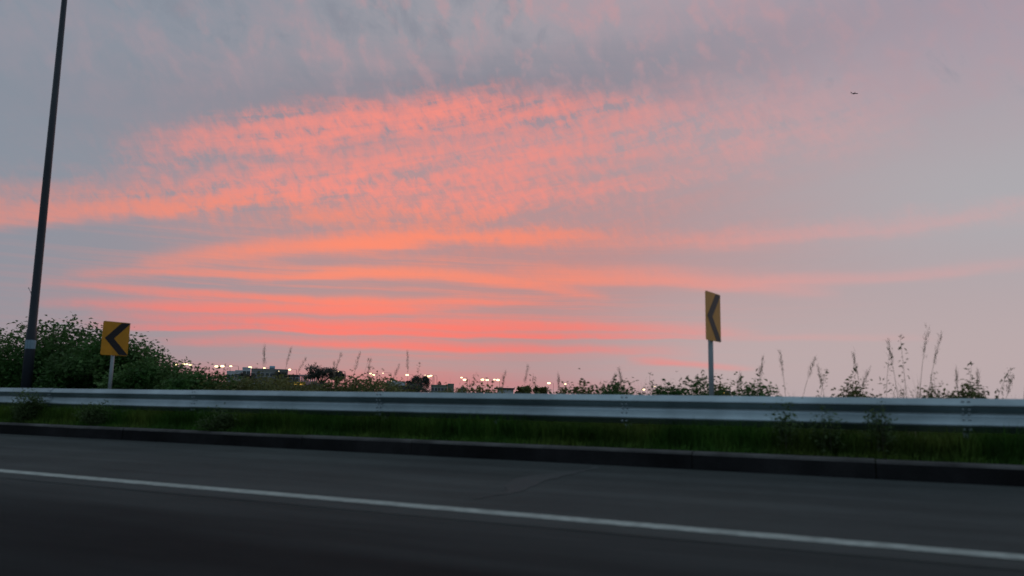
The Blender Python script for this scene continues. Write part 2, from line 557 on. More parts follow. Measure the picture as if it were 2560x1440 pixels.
def streaks(m, amp):
    nt = m.node_tree
    bs = nt.nodes['Principled BSDF']
    old = bs.inputs['Base Color'].links[0].from_socket
    t = nt.nodes.new('ShaderNodeTexCoord')
    st = nt.nodes.new('ShaderNodeVectorMath')
    st.operation = 'MULTIPLY'
    st.inputs[1].default_value = (0.16, 2.2, 1.0)
    nt.links.new(t.outputs['Object'], st.inputs[0])
    nz = nt.nodes.new('ShaderNodeTexNoise')
    nz.inputs['Scale'].default_value = 1.0
    nz.inputs['Detail'].default_value = 6
    nz.inputs['Roughness'].default_value = 0.65
    nt.links.new(st.outputs[0], nz.inputs['Vector'])
    mr = nt.nodes.new('ShaderNodeMapRange')
    mr.inputs[1].default_value, mr.inputs[2].default_value = 0.3, 0.7
    mr.inputs[3].default_value, mr.inputs[4].default_value = 1 - amp, 1 + amp
    nt.links.new(nz.outputs[0], mr.inputs[0])
    sc_ = nt.nodes.new('ShaderNodeVectorMath')
    sc_.operation = 'SCALE'
    nt.links.new(old, sc_.inputs[0])
    nt.links.new(mr.outputs[0], sc_.inputs['Scale'])
    nt.links.new(sc_.outputs[0], bs.inputs['Base Color'])


streaks(MT['lane'], 0.30)
streaks(MT['shoulder'], 0.25)
streaks(MT['paint'], 0.12)

# ------------------------------------------------------------------ ground
rs = [-7000, -3500, -1500, -700, -400, -300, -220, -150] + list(range(-120, 61, 4)) + [80, 110, 150, 220, 300, 400, 700, 1500, 3500, 7000]
os_ = [-7000, -3000, -1000, -400, -150, -86, -60, -40, -26, -14, -9, 0, 8, 9.47, 9.49, 9.8, 10.2, 11, 12, 13, 13.6, 15, 17, 19.5, 22, 24, 26, 32, 40, 52, 68, 86,
       150, 300, 600, 1200, 3000, 7000]
g = MB()
vs = []
for r in rs:
    for o in os_:
        p = ground_pt(r, o)
        if 9.6 < o < 26: p.z += random.uniform(-0.02, 0.02)
        vs.append(p)
no = len(os_)
g.add(vs, [(i * no + j, (i + 1) * no + j, (i + 1) * no + j + 1, i * no + j + 1) for i in range(len(rs) - 1) for j in range(no - 1)])
tag(link('ground', g.mesh('ground'), MT['soil']), kind='structure')


def strip(name, o0, o1, n, m, r0=-150, r1=150, step=3.0, wob=0.0):
    b = MB()
    k = int((r1 - r0) / step) + 1
    vs = []
    for i in range(k):
        r = r0 + i * step
        w0 = wob * (math.sin(r * 0.37) + 0.6 * math.sin(r * 1.3 + 1))
        vs += [(r, o0 + w0, n), (r, o1, n)]
    b.add(vs, [(2 * i, 2 * i + 2, 2 * i + 3, 2 * i + 1) for i in range(k - 1)])
    return tag(link(name, b.mesh(name), m, mw=M), kind='structure')


strip('road', -9.0, 9.45, 0.0, MT['lane'])
strip('road_shoulder', 5.40, 9.43, 0.004, MT['shoulder'], wob=0.012)
strip('edge_line', 5.69, 5.86, 0.008, MT['paint'], wob=0.0015, step=1.0)
# an old tar-filled crack crossing the shoulder
b = MB()
def on_road(px, py):
    d = MI.to_3x3() @ ray(px, py)
    t = -1.13 / d.z
    return Vector((d.x * t, d.y * t))


pa, pb = on_road(1180, 1248), on_road(1475, 1168)
k = 14
vs = []
for i in range(k + 1):
    t = i / k
    c = pa.lerp(pb, t)
    j = 0.10 * math.sin(t * 9) + random.uniform(-0.05, 0.05)
    w = 0.02 + 0.16 * math.sin(math.pi * t) ** 2 + random.uniform(-0.015, 0.02)
    vs += [(c.x + j - w, c.y, 0.0078), (c.x + j + w, c.y + 0.03, 0.0078)]
b.add(vs, [(2 * i, 2 * i + 1, 2 * i + 3, 2 * i + 2) for i in range(k)])
tag(link('tar_patch', b.mesh('tar_patch'), MT['tar'], mw=M), kind='structure')

# kerb of two-metre stones
kerb = tag(empty('kerb', None, mw=M), kind='structure')
prof = [(y + 0.35, z) for y, z in [(9.045, -0.05), (9.05, 0.0), (9.062, 0.175), (9.072, 0.195), (9.09, 0.205), (9.215, 0.21), (9.235, 0.20), (9.235, -0.05)]]
for v in range(3):
    b = MB()
    jit = [(y + random.uniform(-.003, .003), z + random.uniform(-.003, .003)) for y, z in prof]
    b.prism(jit, 0.002, 1.998)
    if v == 0: kerb_meshes = []
    me = b.mesh('kerb_stone')
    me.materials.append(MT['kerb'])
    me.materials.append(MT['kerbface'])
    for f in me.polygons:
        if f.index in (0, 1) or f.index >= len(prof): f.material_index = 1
    kerb_meshes.append(me)
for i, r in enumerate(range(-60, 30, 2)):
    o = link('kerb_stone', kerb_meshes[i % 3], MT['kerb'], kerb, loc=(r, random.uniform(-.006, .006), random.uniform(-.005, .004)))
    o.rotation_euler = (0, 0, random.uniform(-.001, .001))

# ------------------------------------------------------------------ guardrail
top = on_o(1280, 983.5, 10.1)
RT = top.z                                      # top of the beam above the road
rail = tag(empty('guardrail', None, mw=M @ Matrix.Translation((0, 10.1, 0))), 'long galvanised steel crash barrier on the grass verge beside the road', 'guardrail')
W = [(0.000, 0.012), (0.004, 0.0), (0.012, -0.004), (0.055, -0.060), (0.066, -0.070), (0.078, -0.074), (0.092, -0.070), (0.102, -0.060), (0.150, -0.006),
     (0.162, 0.0), (0.195, 0.0), (0.207, -0.006), (0.268, -0.060), (0.280, -0.070), (0.295, -0.074), (0.312, -0.070), (0.324, -0.060), (0.372, -0.004), (0.380, 0.0), (0.384, 0.012)]
b = MB()
front = [(y, RT - d) for d, y in W]
back = [(y + 0.005, z) for y, z in front]
n = len(W)
L0, L1 = 0.0, 4.12
vs = [(L0, *p) for p in front] + [(L1, *p) for p in front] + [(L0, *p) for p in back] + [(L1, *p) for p in back]
fs = []
for i in range(n - 1):
    fs += [(i, i + 1, n + i + 1, n + i), (2 * n + i, 3 * n + i, 3 * n + i + 1, 2 * n + i + 1)]
b.add(vs, fs)
nsm = len(b.f)
for i in range(n - 1):                          # cut ends, on their own vertices
    b.add([vs[q] for q in (i, 2 * n + i, 2 * n + i + 1, i + 1)], [(0, 1, 2, 3)])
    b.add([vs[q] for q in (n + i, n + i + 1, 3 * n + i + 1, 3 * n + i)], [(0, 1, 2, 3)])
b.add([vs[q] for q in (0, n, 3 * n, 2 * n)], [(0, 1, 2, 3)])
b.add([vs[q] for q in (n - 1, 3 * n - 1, 4 * n - 1, 2 * n - 1)], [(0, 1, 2, 3)])
beam_me = b.mesh('beam')
beam_me.polygons.foreach_set('use_smooth', [i < nsm for i in range(len(beam_me.polygons))])
b = MB()
b.prism([(0.08, -1.0), (0.08, RT - 0.05), (0.20, RT - 0.05), (0.20, -1.0)], -0.03, 0.03)
post_me = b.mesh('post')
b = MB()
b.prism([(0.018, RT - 0.34), (0.018, RT - 0.05), (0.079, RT - 0.05), (0.079, RT - 0.34)], -0.05, 0.05)
block_me = b.mesh('spacer_block')
b = MB()
b.tube([(0, -0.001, 0), (0, -0.010, 0), (0, -0.016, 0)], [0.017, 0.016, 0.006], 8)
bolt_me = b.mesh('bolt')
RB = [-60 + 4 * i for i in range(22)]
for i, r in enumerate(RB):
    r += 0.9
    o = link('beam', beam_me, MT['zinc'], rail, loc=(r, (i % 2) * 0.006, random.uniform(-.002, .002)))
    o.rotation_euler = (0, random.uniform(-.0008, .0008), 0)
    for q in (0.06, 2.06):
        link('post', post_me, MT['zinc'], rail, loc=(r + q, 0.0, 0))
        link('spacer_block', block_me, MT['zinc'], rail, loc=(r + q, 0.0, 0))
    if -24 < r < 6:
        for dxb in (0.03, 0.09):
            for dn in (0.034, 0.125, 0.178, 0.238, 0.348):
                yb = np.interp(dn, [w[0] for w in W], [w[1] for w in W])
                link('bolt', bolt_me, MT['bolt'], rail, loc=(r + dxb, float(yb) - 0.001, RT - dn))


# ------------------------------------------------------------------ foliage tools
def fast_mesh(name, V3, F4=None, F3=None):
    me = bpy.data.meshes.new(name)
    nv = len(V3)
    me.vertices.add(nv)
    me.vertices.foreach_set('co', np.asarray(V3, dtype=np.float32).ravel())
    loops, starts, tot = [], [], 0
    if F4 is not None and len(F4):
        loops.append(F4.ravel()); starts.append(np.arange(len(F4)) * 4); tot += len(F4) * 4
    if F3 is not None and len(F3):
        loops.append(F3.ravel()); starts.append(tot + np.arange(len(F3)) * 3); tot += len(F3) * 3
    lp, st = np.concatenate(loops), np.concatenate(starts)
    me.loops.add(len(lp))
    me.loops.foreach_set('vertex_index', lp.astype(np.int32))
    me.polygons.add(len(st))
    me.polygons.foreach_set('loop_start', st.astype(np.int32))
    me.update(calc_edges=True)
    me.validate()
    return me


def unit(a):
    return a / np.maximum(np.linalg.norm(a, axis=1, keepdims=True), 1e-9)


def leaves(name, C, size, aspect=0.55, flat=0.5, droop=0.2):
    """one folded leaf per centre"""
    k = len(C)
    a = unit(rng.normal(size=(k, 3)) * np.array([1, 1, 1 - flat]) + np.array([0, 0, -droop]))
    nrm = unit(np.cross(a, rng.normal(size=(k, 3))) )
    nrm[nrm[:, 2] < 0] *= -1
    nrm = unit(nrm + np.array([0, 0, flat]))
    bdir = unit(np.cross(nrm, a))
    s = (size * rng.uniform(0.6, 1.35, k))[:, None]
    v = np.empty((k, 4, 3))
    v[:, 0] = C - a * s * 0.5
    v[:, 1] = C + bdir * s * aspect * 0.5 + nrm * s * 0.10
    v[:, 2] = C + a * s * 0.5 - nrm * s * 0.06
    v[:, 3] = C - bdir * s * aspect * 0.5 + nrm * s * 0.10
    return fast_mesh(name, v.reshape(-1, 3), np.arange(k * 4).reshape(-1, 4))


def blades(name, P, h, w, lean=0.4, curl=0.5):
    """two-piece tapering blades rooted at P"""
    k = len(P)
    ang = rng.uniform(0, 2 * math.pi, k)
    d = np.stack([np.cos(ang), np.sin(ang), np.zeros(k)], 1)
    sd = np.stack([-np.sin(ang + 0.4), np.cos(ang + 0.4), np.zeros(k)], 1) * (w * rng.uniform(0.6, 1.3, k))[:, None] * 0.5
    hh = (h * rng.uniform(0.45, 1.25, k))[:, None] if np.isscalar(h) else (h * rng.uniform(0.7, 1.15, k))[:, None]
    le = rng.uniform(0.1, 1, k)[:, None] * lean
    upv = np.array([[0, 0, 1.0]])
    mid = P + upv * hh * 0.6 + d * hh * le * 0.35
    tip = P + upv * hh * (1 - le * 0.35 * curl * 2) + d * hh * le
    v = np.empty((k, 5, 3))
    v[:, 0], v[:, 1], v[:, 2], v[:, 3], v[:, 4] = P - sd, P + sd, mid + sd * 0.75, mid - sd * 0.75, tip
    ix = np.arange(k)[:, None] * 5
    return fast_mesh(name, v.reshape(-1, 3), ix + np.array([[0, 1, 2, 3]]), ix + np.array([[3, 2, 4]]))


def to_world(P):
    Mn = np.array(M)
    return P @ Mn[:3, :3].T + Mn[:3, 3]


def patchy(r, o):
    return 0.5 + 0.5 * np.sin(r * 1.1 + 2 * np.sin(o * 1.7 + r * 0.31)) * np.sin(r * 0.43 + 1.3)


# verge grass, in front of and under the rail
k = 140000
r = rng.uniform(-42, 12, k)
o = rng.uniform(9.57, 10.75, k)
hh = 0.09 + 0.16 * patchy(r, o) * np.clip((o - 9.55) / 0.35, 0.15, 1) + 0.20 * np.clip((o - 9.68) / 0.35, 0, 1)
near = rng.uniform(0, 1, k) < 0.22
o = np.where(near, rng.uniform(9.80, 10.02, k), o)
hh = np.where(near, 0.36 + 0.10 * patchy(r * 1.7, o), hh)
P = to_world(np.stack([r, o, 0.17 + 0.012 * (o - 9.13)], 1))
tag(link('grass', blades('grass', P, hh, 0.011, 0.75), MT['grass']), 'dark green unmown grass between kerb and crash barrier', 'grass', kind='stuff')
# rough grass behind the rail and down the bank
k = 70000
r = rng.uniform(-60, 14, k)
o = rng.uniform(10.6, 22, k)
nn = np.array([verge_n(v) for v in o])
hh = 0.22 + 0.28 * patchy(r * 0.8, o)
P = to_world(np.stack([r, o, nn - 0.03], 1))
tag(link('rough_grass', blades('rough_grass', P, hh, 0.014, 0.7), MT['dryg']), 'rough olive grass on the bank behind the crash barrier', 'grass', kind='stuff')


# thin straggling grass tops that reach over the rail
k = 5200
r = rng.uniform(-30, 9, k)
o = rng.uniform(11.0, 13.2, k)
tuft = np.sin(r * 2.3 + 1.7 * np.sin(r * 0.9)) * np.sin(r * 0.71 + 0.6)
hh = 0.50 + 0.16 * rng.uniform(0, 1, k) + 0.30 * np.clip(tuft, 0, 1)
P = to_world(np.stack([r, o, np.array([verge_n(v) for v in o]) - 0.03], 1))
tag(link('straggling_grass', blades('straggling_grass', P, hh, 0.0075, 0.55, 0.35), MT['dryg']), 'thin straggling grass tops just reaching over the crash barrier', 'grass', kind='stuff')


# ------------------------------------------------------------------ shrubs
def shrub(px, ptop, o, wide, deep, label, m, nleaf, lsize, name='shrub', lobes=7, group=None, rag=0.6, dense=0.5):
    """shrub rooted o metres out; its top reaches the line of sight through (px, ptop)"""
    t = on_o(px, ptop, o)
    base = M @ Vector((t.x, o, verge_n(o) - 0.05))
    topw = M @ t
    H = max(0.3, topw.z - base.z) * 1.08
    root = tag(empty(name, base), label, 'shrub', group)
    st = MB()
    sr = min(1.0, (H / 2.6) ** 1.5)
    for i in range(6):
        a = random.uniform(0, 6.28)
        e = Vector((math.cos(a) * wide * random.uniform(.1, .36), math.sin(a) * deep * random.uniform(.1, .36), H * random.uniform(.45, .8)))
        st.tube([(0.1 * math.cos(a), 0.1 * math.sin(a), -0.1), e * 0.5 + Vector((0, 0, H * .08)), e], [0.035 * sr, 0.022 * sr, 0.008 * sr], 5)
    link('stem', st.mesh('stem'), MT['twig'], root)
    C = []
    nleaf = int(nleaf * (1.9 if m is not MT['olive'] else 2.8))
    per = nleaf // lobes
    for i in range(lobes):
        if i == 0: c, rad = np.array([0, 0, H * 0.62]), np.array([wide * .30, deep * .36, H * .36])
        else:
            a = 2 * math.pi * i / (lobes - 1) + random.uniform(-.4, .4)
            q = random.uniform(0.45, 0.95)
            c = np.array([math.cos(a) * wide * .34 * q, math.sin(a) * deep * .34 * q, H * random.uniform(.28, .58)])
            rad = np.array([wide * random.uniform(.16, .26), deep * random.uniform(.2, .3), H * random.uniform(.26, .36)])
        d = unit(rng.normal(size=(per, 3)))
        bump = 1 + rag * (np.sin(d[:, 0] * 5 + i) * np.sin(d[:, 1] * 6 + 2 * i) * np.sin(d[:, 2] * 7 + i * 3))
        rr = rng.uniform(0, 1, per) ** (1 - dense) * bump
        pts = c + d * rad * rr[:, None]
        C.append(pts)
    # stray sprays at the outline
    ns = nleaf // 14
    d = unit(rng.normal(size=(ns, 3)))
    d[:, 2] = np.abs(d[:, 2])
    cl = rng.integers(0, max(6, ns // 9), ns)
    cd = unit(rng.normal(size=(cl.max() + 1, 3)))
    cd[:, 2] = np.abs(cd[:, 2])
    C.append(np.array([0, 0, H * .45]) + cd[cl] * np.array([wide * .42, deep * .42, H * .50]) * rng.uniform(.86, 1.10, (ns, 1)) + rng.normal(size=(ns, 3)) * lsize * .9)
    C = np.concatenate(C)
    C[:, 2] = np.where(C[:, 2] < 0.02, np.abs(C[:, 2]) + 0.02, C[:, 2])
    link('foliage', leaves('foliage', C, lsize * 0.72, 0.62, 0.65, 0.15), m, root)
    return root


vg = 'vine-covered shrubs at the left end of the bank'
shrub(-70, 838, 13.4, 4.6, 2.6, 'big dark green shrub behind the foot of the tall lamp post, cut by the frame', MT['vine'], 15000, .15, group=vg, lobes=9)
shrub(140, 818, 14.0, 4.4, 2.6, 'tallest leafy shrub, rising between the lamp post and the yellow chevron sign', MT['vine'], 17000, .15, group=vg, lobes=10)
shrub(285, 852, 13.7, 3.6, 2.4, 'leafy shrub directly behind the yellow chevron sign by the lamp post', MT['vine'], 14000, .14, group=vg, lobes=9)
shrub(400, 910, 13.3, 2.9, 2.2, 'lower leafy shrub sloping down to the right of the chevron sign', MT['vine'], 11000, .13, group=vg, lobes=8)
shrub(515, 938, 13.0, 2.5, 1.9, 'low leafy shrub ending the dense green mass beside the rail', MT['vine'], 8000, .12, group=vg)
og = 'olive shrubs showing over the rail'
shrub(600, 955, 13.2, 2.4, 1.8, 'low olive shrub below the stepped white building', MT['olive'], 5000, .11, group=og)
shrub(672, 948, 14.2, 2.6, 1.8, 'olive shrub mound in front of the long grey building', MT['olive'], 5500, .11, group=og)
shrub(735, 966, 13.0, 1.6, 1.4, 'small olive shrub under the two yellow lit lamps', MT['olive'], 3000, .10, group=og)
shrub(880, 950, 15.0, 3.0, 1.8, 'wide olive shrub right of the dark spreading tree', MT['olive'], 6000, .11, group=og)
shrub(945, 953, 15.6, 2.4, 1.8, 'olive shrub left of the white house with the roof tank', MT['olive'], 4500, .11, group=og)
shrub(1180, 974, 13.2, 1.9, 1.4, 'flat olive shrub barely above the rail, left of the low white shed', MT['olive'], 3000, .10, group=og)
shrub(1440, 971, 13.0, 1.5, 1.3, 'rounded olive shrub under a warm lit lamp', MT['olive'], 3000, .10, group=og)
shrub(1540, 957, 12.6, 1.15, 1.1, 'dark green shrub with a raised left shoulder behind the rail', MT['vine'], 3000, .09, group=og)
shrub(1665, 958, 12.4, 0.9, 0.9, 'small dark shrub right of the lone white lamp', MT['vine'], 2200, .085, group=og)
shrub(1745, 950, 12.4, 1.0, 1.0, 'green shrub at the foot of the edge-on chevron sign', MT['vine'], 2400, .085, group=og)
shrub(1800, 962, 12.9, 0.9, 0.9, 'small shrub above the pair of yellow lit windows', MT['olive'], 1500, .085, group=og)
shrub(1890, 958, 12.4, 1.0, 1.0, 'green shrub to the right of the edge-on chevron sign', MT['vine'], 2300, .085, group=og)
shrub(2135, 966, 12.2, 0.7, 0.8, 'little green shrub under the cluster of tall weeds', MT['olive'], 1300, .075, group=og)
shrub(2350, 972, 12.2, 0.6, 0.7, 'tiny green shrub right of the tallest weeds', MT['olive'], 900, .07, group=og)
shrub(2420, 966, 12.2, 0.8, 0.8, 'low green shrub near the right end of the rail', MT['olive'], 1300, .075, group=og)


# weeds standing in front of the rail
def clump(px, ptop, o, wide, label, m, nl):
    return shrub(px, ptop, o, wide, 0.5, label, m, nl, .06, name='verge_weed', lobes=6, group='weed clumps in front of the rail', rag=.5, dense=.35)


clump(72, 978, 9.75, 0.95, 'leafy weed clump in front of the rail below the lamp post', MT['weed'], 1500)
clump(245, 1008, 9.75, 1.0, 'low weed clump on the verge below the chevron sign', MT['weed'], 1200)
clump(560, 1024, 9.7, 1.0, 'low weed clump brushing the rail under the stepped white building', MT['weed'], 900)
clump(1960, 1003, 9.85, 0.42, 'dark weed clump in front of the rail, right of the edge-on sign', MT['weed'], 300)
clump(2065, 1014, 9.85, 0.45, 'low dark weed clump between two others at the rail', MT['weed'], 260)
clump(2195, 1000, 9.85, 0.42, 'dark weed clump in front of the rail below the tallest weeds', MT['weed'], 300)


# ------------------------------------------------------------------ tall weeds behind the rail
def tall_weed(px, ptop, o, kind, label):
    t = on_o(px, ptop, o)
    base = M @ Vector((t.x, o, verge_n(o) - 0.02))
    H = max(0.4, (M @ t).z - base.z)
    root = tag(empty('tall_weed', base), label, 'weed', 'tall weeds behind the rail')
    bend = Vector((random.uniform(-.10, .30), random.uniform(-.15, .15), 0)) * H
    pts = [Vector((0, 0, -.05)) if i == 0 else Vector((0, 0, H * i / 6)) + bend * (i / 6) ** 2 for i in range(7)]
    st = MB()
    st.tube(pts, [.004, .0037, .0034, .003, .0026, .002, .0012], 5)
    link('stem', st.mesh('stem'), MT['stem'], root)
    top_ = np.array(pts[-1])
    if kind == 0:      # plume grass
        k = 70
        u = rng.uniform(0, 1, k)
        i0 = np.array(pts[4]) + (top_ - np.array(pts[4])) * (0.25 + 0.75 * u)[:, None]
        link('plume', blades('plume', i0 + rng.normal(size=(k, 3)) * np.array([.012, .012, .02]), 0.08, 0.0042, 1.2, .4), MT['plume'], root)
        k = 16
        link('leaf_blades', blades('leaf_blades', np.array([0, 0, .02]) + rng.normal(size=(k, 3)) * np.array([.04, .04, .01]), np.full(k, H * .62), 0.009, .55, .7), MT['dryg'], root)
    else:              # leafy forb
        k = 60
        u = rng.uniform(.15, 1, k)
        ang = rng.uniform(0, 6.28, k)
        rad = (0.13 * (1.15 - u) + .02) * rng.uniform(.3, 1.2, k)
        z = u * H
        bx = np.outer((u) ** 2, np.array(bend))
        C = bx + np.stack([np.cos(ang) * rad, np.sin(ang) * rad, z], 1)
        tag(link('leaf_spray', leaves('leaf_spray', C, .06, .30, .2, .1), MT['weed'], root), kind='stuff')
    return root


WEEDS = [(655, 864, 12.3, 0), (668, 872, 12.5, 0), (700, 868, 12.2, 0), (716, 893, 12.6, 0), (737, 903, 12.0, 1), (820, 884, 12.4, 0), (840, 905, 12.1, 0),
         (872, 884, 12.3, 0), (893, 893, 12.0, 1), (907, 899, 12.4, 0), (922, 915, 12.2, 1), (962, 915, 12.6, 0), (1018, 882, 12.2, 0), (1036, 907, 12.5, 1),
         (1166, 930, 12.4, 1), (1243, 932, 12.2, 0), (1300, 918, 12.4, 0), (1322, 934, 12.0, 1), (1398, 940, 12.3, 0), (1442, 948, 12.5, 1), (1502, 936, 12.2, 0),
         (1556, 926, 12.0, 0), (1622, 930, 12.4, 1), (1738, 925, 12.0, 1), (1826, 940, 12.2, 0), (1886, 897, 12.1, 0), (1905, 918, 12.4, 1), (1962, 884, 12.0, 0),
         (1990, 895, 12.3, 0), (2038, 918, 12.2, 1), (2064, 920, 12.0, 0), (2094, 917, 12.4, 1), (2128, 925, 12.1, 0), (2152, 882, 11.9, 0), (2204, 866, 12.2, 1),
         (2240, 850, 12.0, 0), (2258, 838, 12.3, 1), (2283, 824, 12.0, 0), (2302, 842, 11.8, 0), (2336, 930, 12.2, 1), (2390, 925, 12.1, 0), (2412, 902, 12.0, 1),
         (2436, 928, 12.4, 0), (2466, 918, 12.0, 1), (2494, 940, 12.3, 0), (2540, 888, 12.0, 0), (2556, 905, 12.2, 1), (2620, 880, 12.1, 0), (2700, 910, 12.2, 1)]
for i, (px, pt, o, kd) in enumerate(WEEDS):
    pt_ = pt + 0
    what = ('feathery grass stalk' if kd == 0 else 'thin leafy weed')
    tall_weed(px, pt_, o, kd, f'{what} behind the rail, {ORD[i]} weed from the left')


# ------------------------------------------------------------------ lamp post
LP_O = 12.1
pb_ = on_o(64, 965, LP_O)
base = M @ Vector((pb_.x, LP_O, verge_n(LP_O) - 0.03))
lp = tag(empty('lamp_post', base), 'tall dark street lamp post with a pale blue sticker, in front of the shrubs', 'lamp post')
lp.rotation_euler = (0, R_(-0.8), 0)             # the old post leans a little
b = MB()
b.tube([(0, 0, 0), (0, 0, 2.05), (0, 0, 2.12), (0, 0, 6.0), (0, 0, 11.2)], [.122, .116, .100, .090, .066], 12)
link('shaft', b.mesh('shaft', True), MT['post'], lp)
b = MB()
b.box(-.2, .2, -.2, .2, -.05, .035)
link('base_plate', b.mesh('base_plate'), MT['post'], lp)
zs = (M @ on_o(66, 872, LP_O)).z - base.z
b = MB()
b.tube([(0, 0, zs), (0, 0, zs + .22)], [.1195, .1190], 14, False)
tag(link('sticker', b.mesh('sticker', True), MT['sticker'], lp), 'pale blue sticker wrapped round the post')
zb = (M @ on_o(78, 742, LP_O)).z - base.z
b = MB()
S2 = Vector((S_.x, S_.y, 0)).normalized()
b.tube([(0, 0, zb), (-S2 * .16 + Vector((0, 0, zb + .10))), (-S2 * .30 + Vector((0, 0, zb + .26)))], [.02, .016, .012], 6)
link('bracket', b.mesh('bracket'), MT['post'], lp)
b = MB()
O2 = Vector((O_.x, O_.y, 0)).normalized()
b.tube([(0, 0, 11.15), (-O2 * .5 + Vector((0, 0, 11.5))), (-O2 * 2.0 + Vector((0, 0, 11.75)))], [.05, .04, .035], 8)
link('arm', b.mesh('arm', True), MT['post'], lp)
b = MB()
for sx in (0,):
    c0, c1 = -O2 * 1.9 + Vector((0, 0, 11.74)), -O2 * 2.7 + Vector((0, 0, 11.80))
    b.tube([c0, c0.lerp(c1, .2), c0.lerp(c1, .8), c1], [.05, .13, .13, .05], 8)
link('lamp_head', b.mesh('lamp_head', True), MT['pole'], lp)


# ------------------------------------------------------------------ chevron signs
def chevron(px, ptop, pbot, o, label):
    a, c = on_o(px, ptop, o), on_o(px, pbot, o)
    wt, wb = M @ a, M @ c
    base = M @ Vector((a.x, o, verge_n(o) - 0.03))
    H = wt.z - wb.z
    Wd = H * 0.80
    zb = wb.z - base.z
    az = R_(126.6)                              # bearing the face looks towards
    fwd = Vector((math.sin(az), math.cos(az)))
    rz = math.atan2(fwd.y, fwd.x) + math.pi / 2  # local -Y looks along fwd
    root = tag(empty('chevron_sign', base, rz), label, 'road sign', 'chevron curve signs behind the rail')
    b = MB()
    cr_, seg, pts = 0.03, 4, []
    for cx_, cz_, a0 in ((Wd / 2 - cr_, H - cr_, 0), (-Wd / 2 + cr_, H - cr_, 90), (-Wd / 2 + cr_, cr_, 180), (Wd / 2 - cr_, cr_, 270)):
        for k in range(seg + 1):
            t = R_(a0 + 90 * k / seg)
            pts.append((cx_ + cr_ * math.cos(t), zb + cz_ + cr_ * math.sin(t)))
    n = len(pts)
    b.add([(x, -.004, z) for x, z in pts] + [(x, 0.0, z) for x, z in pts],
          [tuple(range(n - 1, -1, -1)), tuple(range(n, 2 * n))] + [(i, (i + 1) % n, n + (i + 1) % n, n + i) for i in range(n)])
    link('panel', b.mesh('panel'), MT['yellow'], root)
    # black chevron pointing to the viewer's left
    h2, th = H * 0.485, Wd * 0.34
    xl, xr = -Wd * 0.40, Wd * 0.30
    zc = zb + H / 2
    P = [(xl, zc), (xr - th * .35, zc + h2), (xr + th * .65, zc + h2), (xl + th, zc), (xr + th * .65, zc - h2), (xr - th * .35, zc - h2)]
    b = MB()
    n = 6
    b.add([(x, -.0062, z) for x, z in P] + [(x, -.0045, z) for x, z in P],
          [(0, 3, 2, 1), (0, 5, 4, 3)] + [(i, (i + 1) % n, n + (i + 1) % n, n + i) for i in range(n)])
    link('chevron', b.mesh('chevron'), MT['black'], root)
    b = MB()
    b.tube([(0, .045, -.4), (0, .045, zb + H * .92)], .038, 12)
    link('post', b.mesh('post', True), MT['signback'], root)
    for q in (.25, .75):
        b = MB()
        b.box(-.12, .12, .001, .02, zb + H * q - .02, zb + H * q + .02)
        link('bracket', b.mesh('bracket'), MT['signback'], root)
    return root


chevron(284, 804, 888, 11.45, 'yellow sign with a black chevron pointing left, in front of the leafy shrubs')
chevron(1777, 730, 852, 11.45, 'yellow chevron sign seen nearly edge-on, standing alone against the pink sky')


# ------------------------------------------------------------------ far town
def far_root(name, px, depth, label, cat, group=None):
    p = far(px, 980, depth)
    rz = -math.atan2(p.x, p.y)
    return tag(empty(name, (p.x, p.y, GROUND), rz), label, cat, group)


def px_x(root, px, depth):
    """local x of a line of sight on the facade plane of a root"""
    d = ray(px, 960)
    c, s = math.cos(root.rotation_euler.z), math.sin(root.rotation_euler.z)
    fx, fy = Vector((c, s)), Vector((-s, c))
    o = Vector((root.location.x - EYE.x, root.location.y - EYE.y))
    t = o.dot(fy) / (d.x * fy.x + d.y * fy.y)
    return (d.x * t - o.x) * fx.x + (d.y * t - o.y) * fx.y


def px_z(root, px, py):
    d = ray(px, py)
    dist = math.hypot(root.location.x - EYE.x, root.location.y - EYE.y)
    return EYE.z + d.z / math.hypot(d.x, d.y) * dist - GROUND


def block(root, x0, x1, ptop, deep, m, name='wall', off=0.0, zbot=0.0, parapet=True):
    a, c = px_x(root, x0, 0), px_x(root, x1, 0)
    z = px_z(root, (x0 + x1) / 2, ptop)
    b = MB()
    b.box(a, c, off, off + deep, zbot, z - (.35 if parapet else 0))
    w = link(name, b.mesh(name), m, root)
    if parapet:
        b = MB()
        t = .25
        b.box(a - .05, c + .05, off - .05, off + t, z - .348, z)
        b.box(a - .05, c + .05, off + deep - t, off + deep + .05, z - .348, z)
        b.box(a - .048, a + t, off + t + .002, off + deep - t - .002, z - .348, z - .002)
        b.box(c - t, c + .048, off + t + .002, off + deep - t - .002, z - .348, z - .002)
        link('parapet', b.mesh('parapet'), m, root)
    return a, c, z


def windows(root, a, c, zs_, n, w=1.1, h=1.2, off=0.0):
    b = MB()
    b.box(-w / 2, w / 2, -.03, .02, 0, h)
    fm = b.mesh('window')
    b = MB()
    b.box(-w / 2 + .08, w / 2 - .08, -.045, -.032, .08, h - .08)
    pm = b.mesh('pane')
    for z in zs_:
        for i in range(n):
            x = a + (c - a) * (i + .5) / n
            o = link('window', fm, MT['wallw'], root, loc=(x, off, z))
            link('pane', pm, MT['glass'], o)


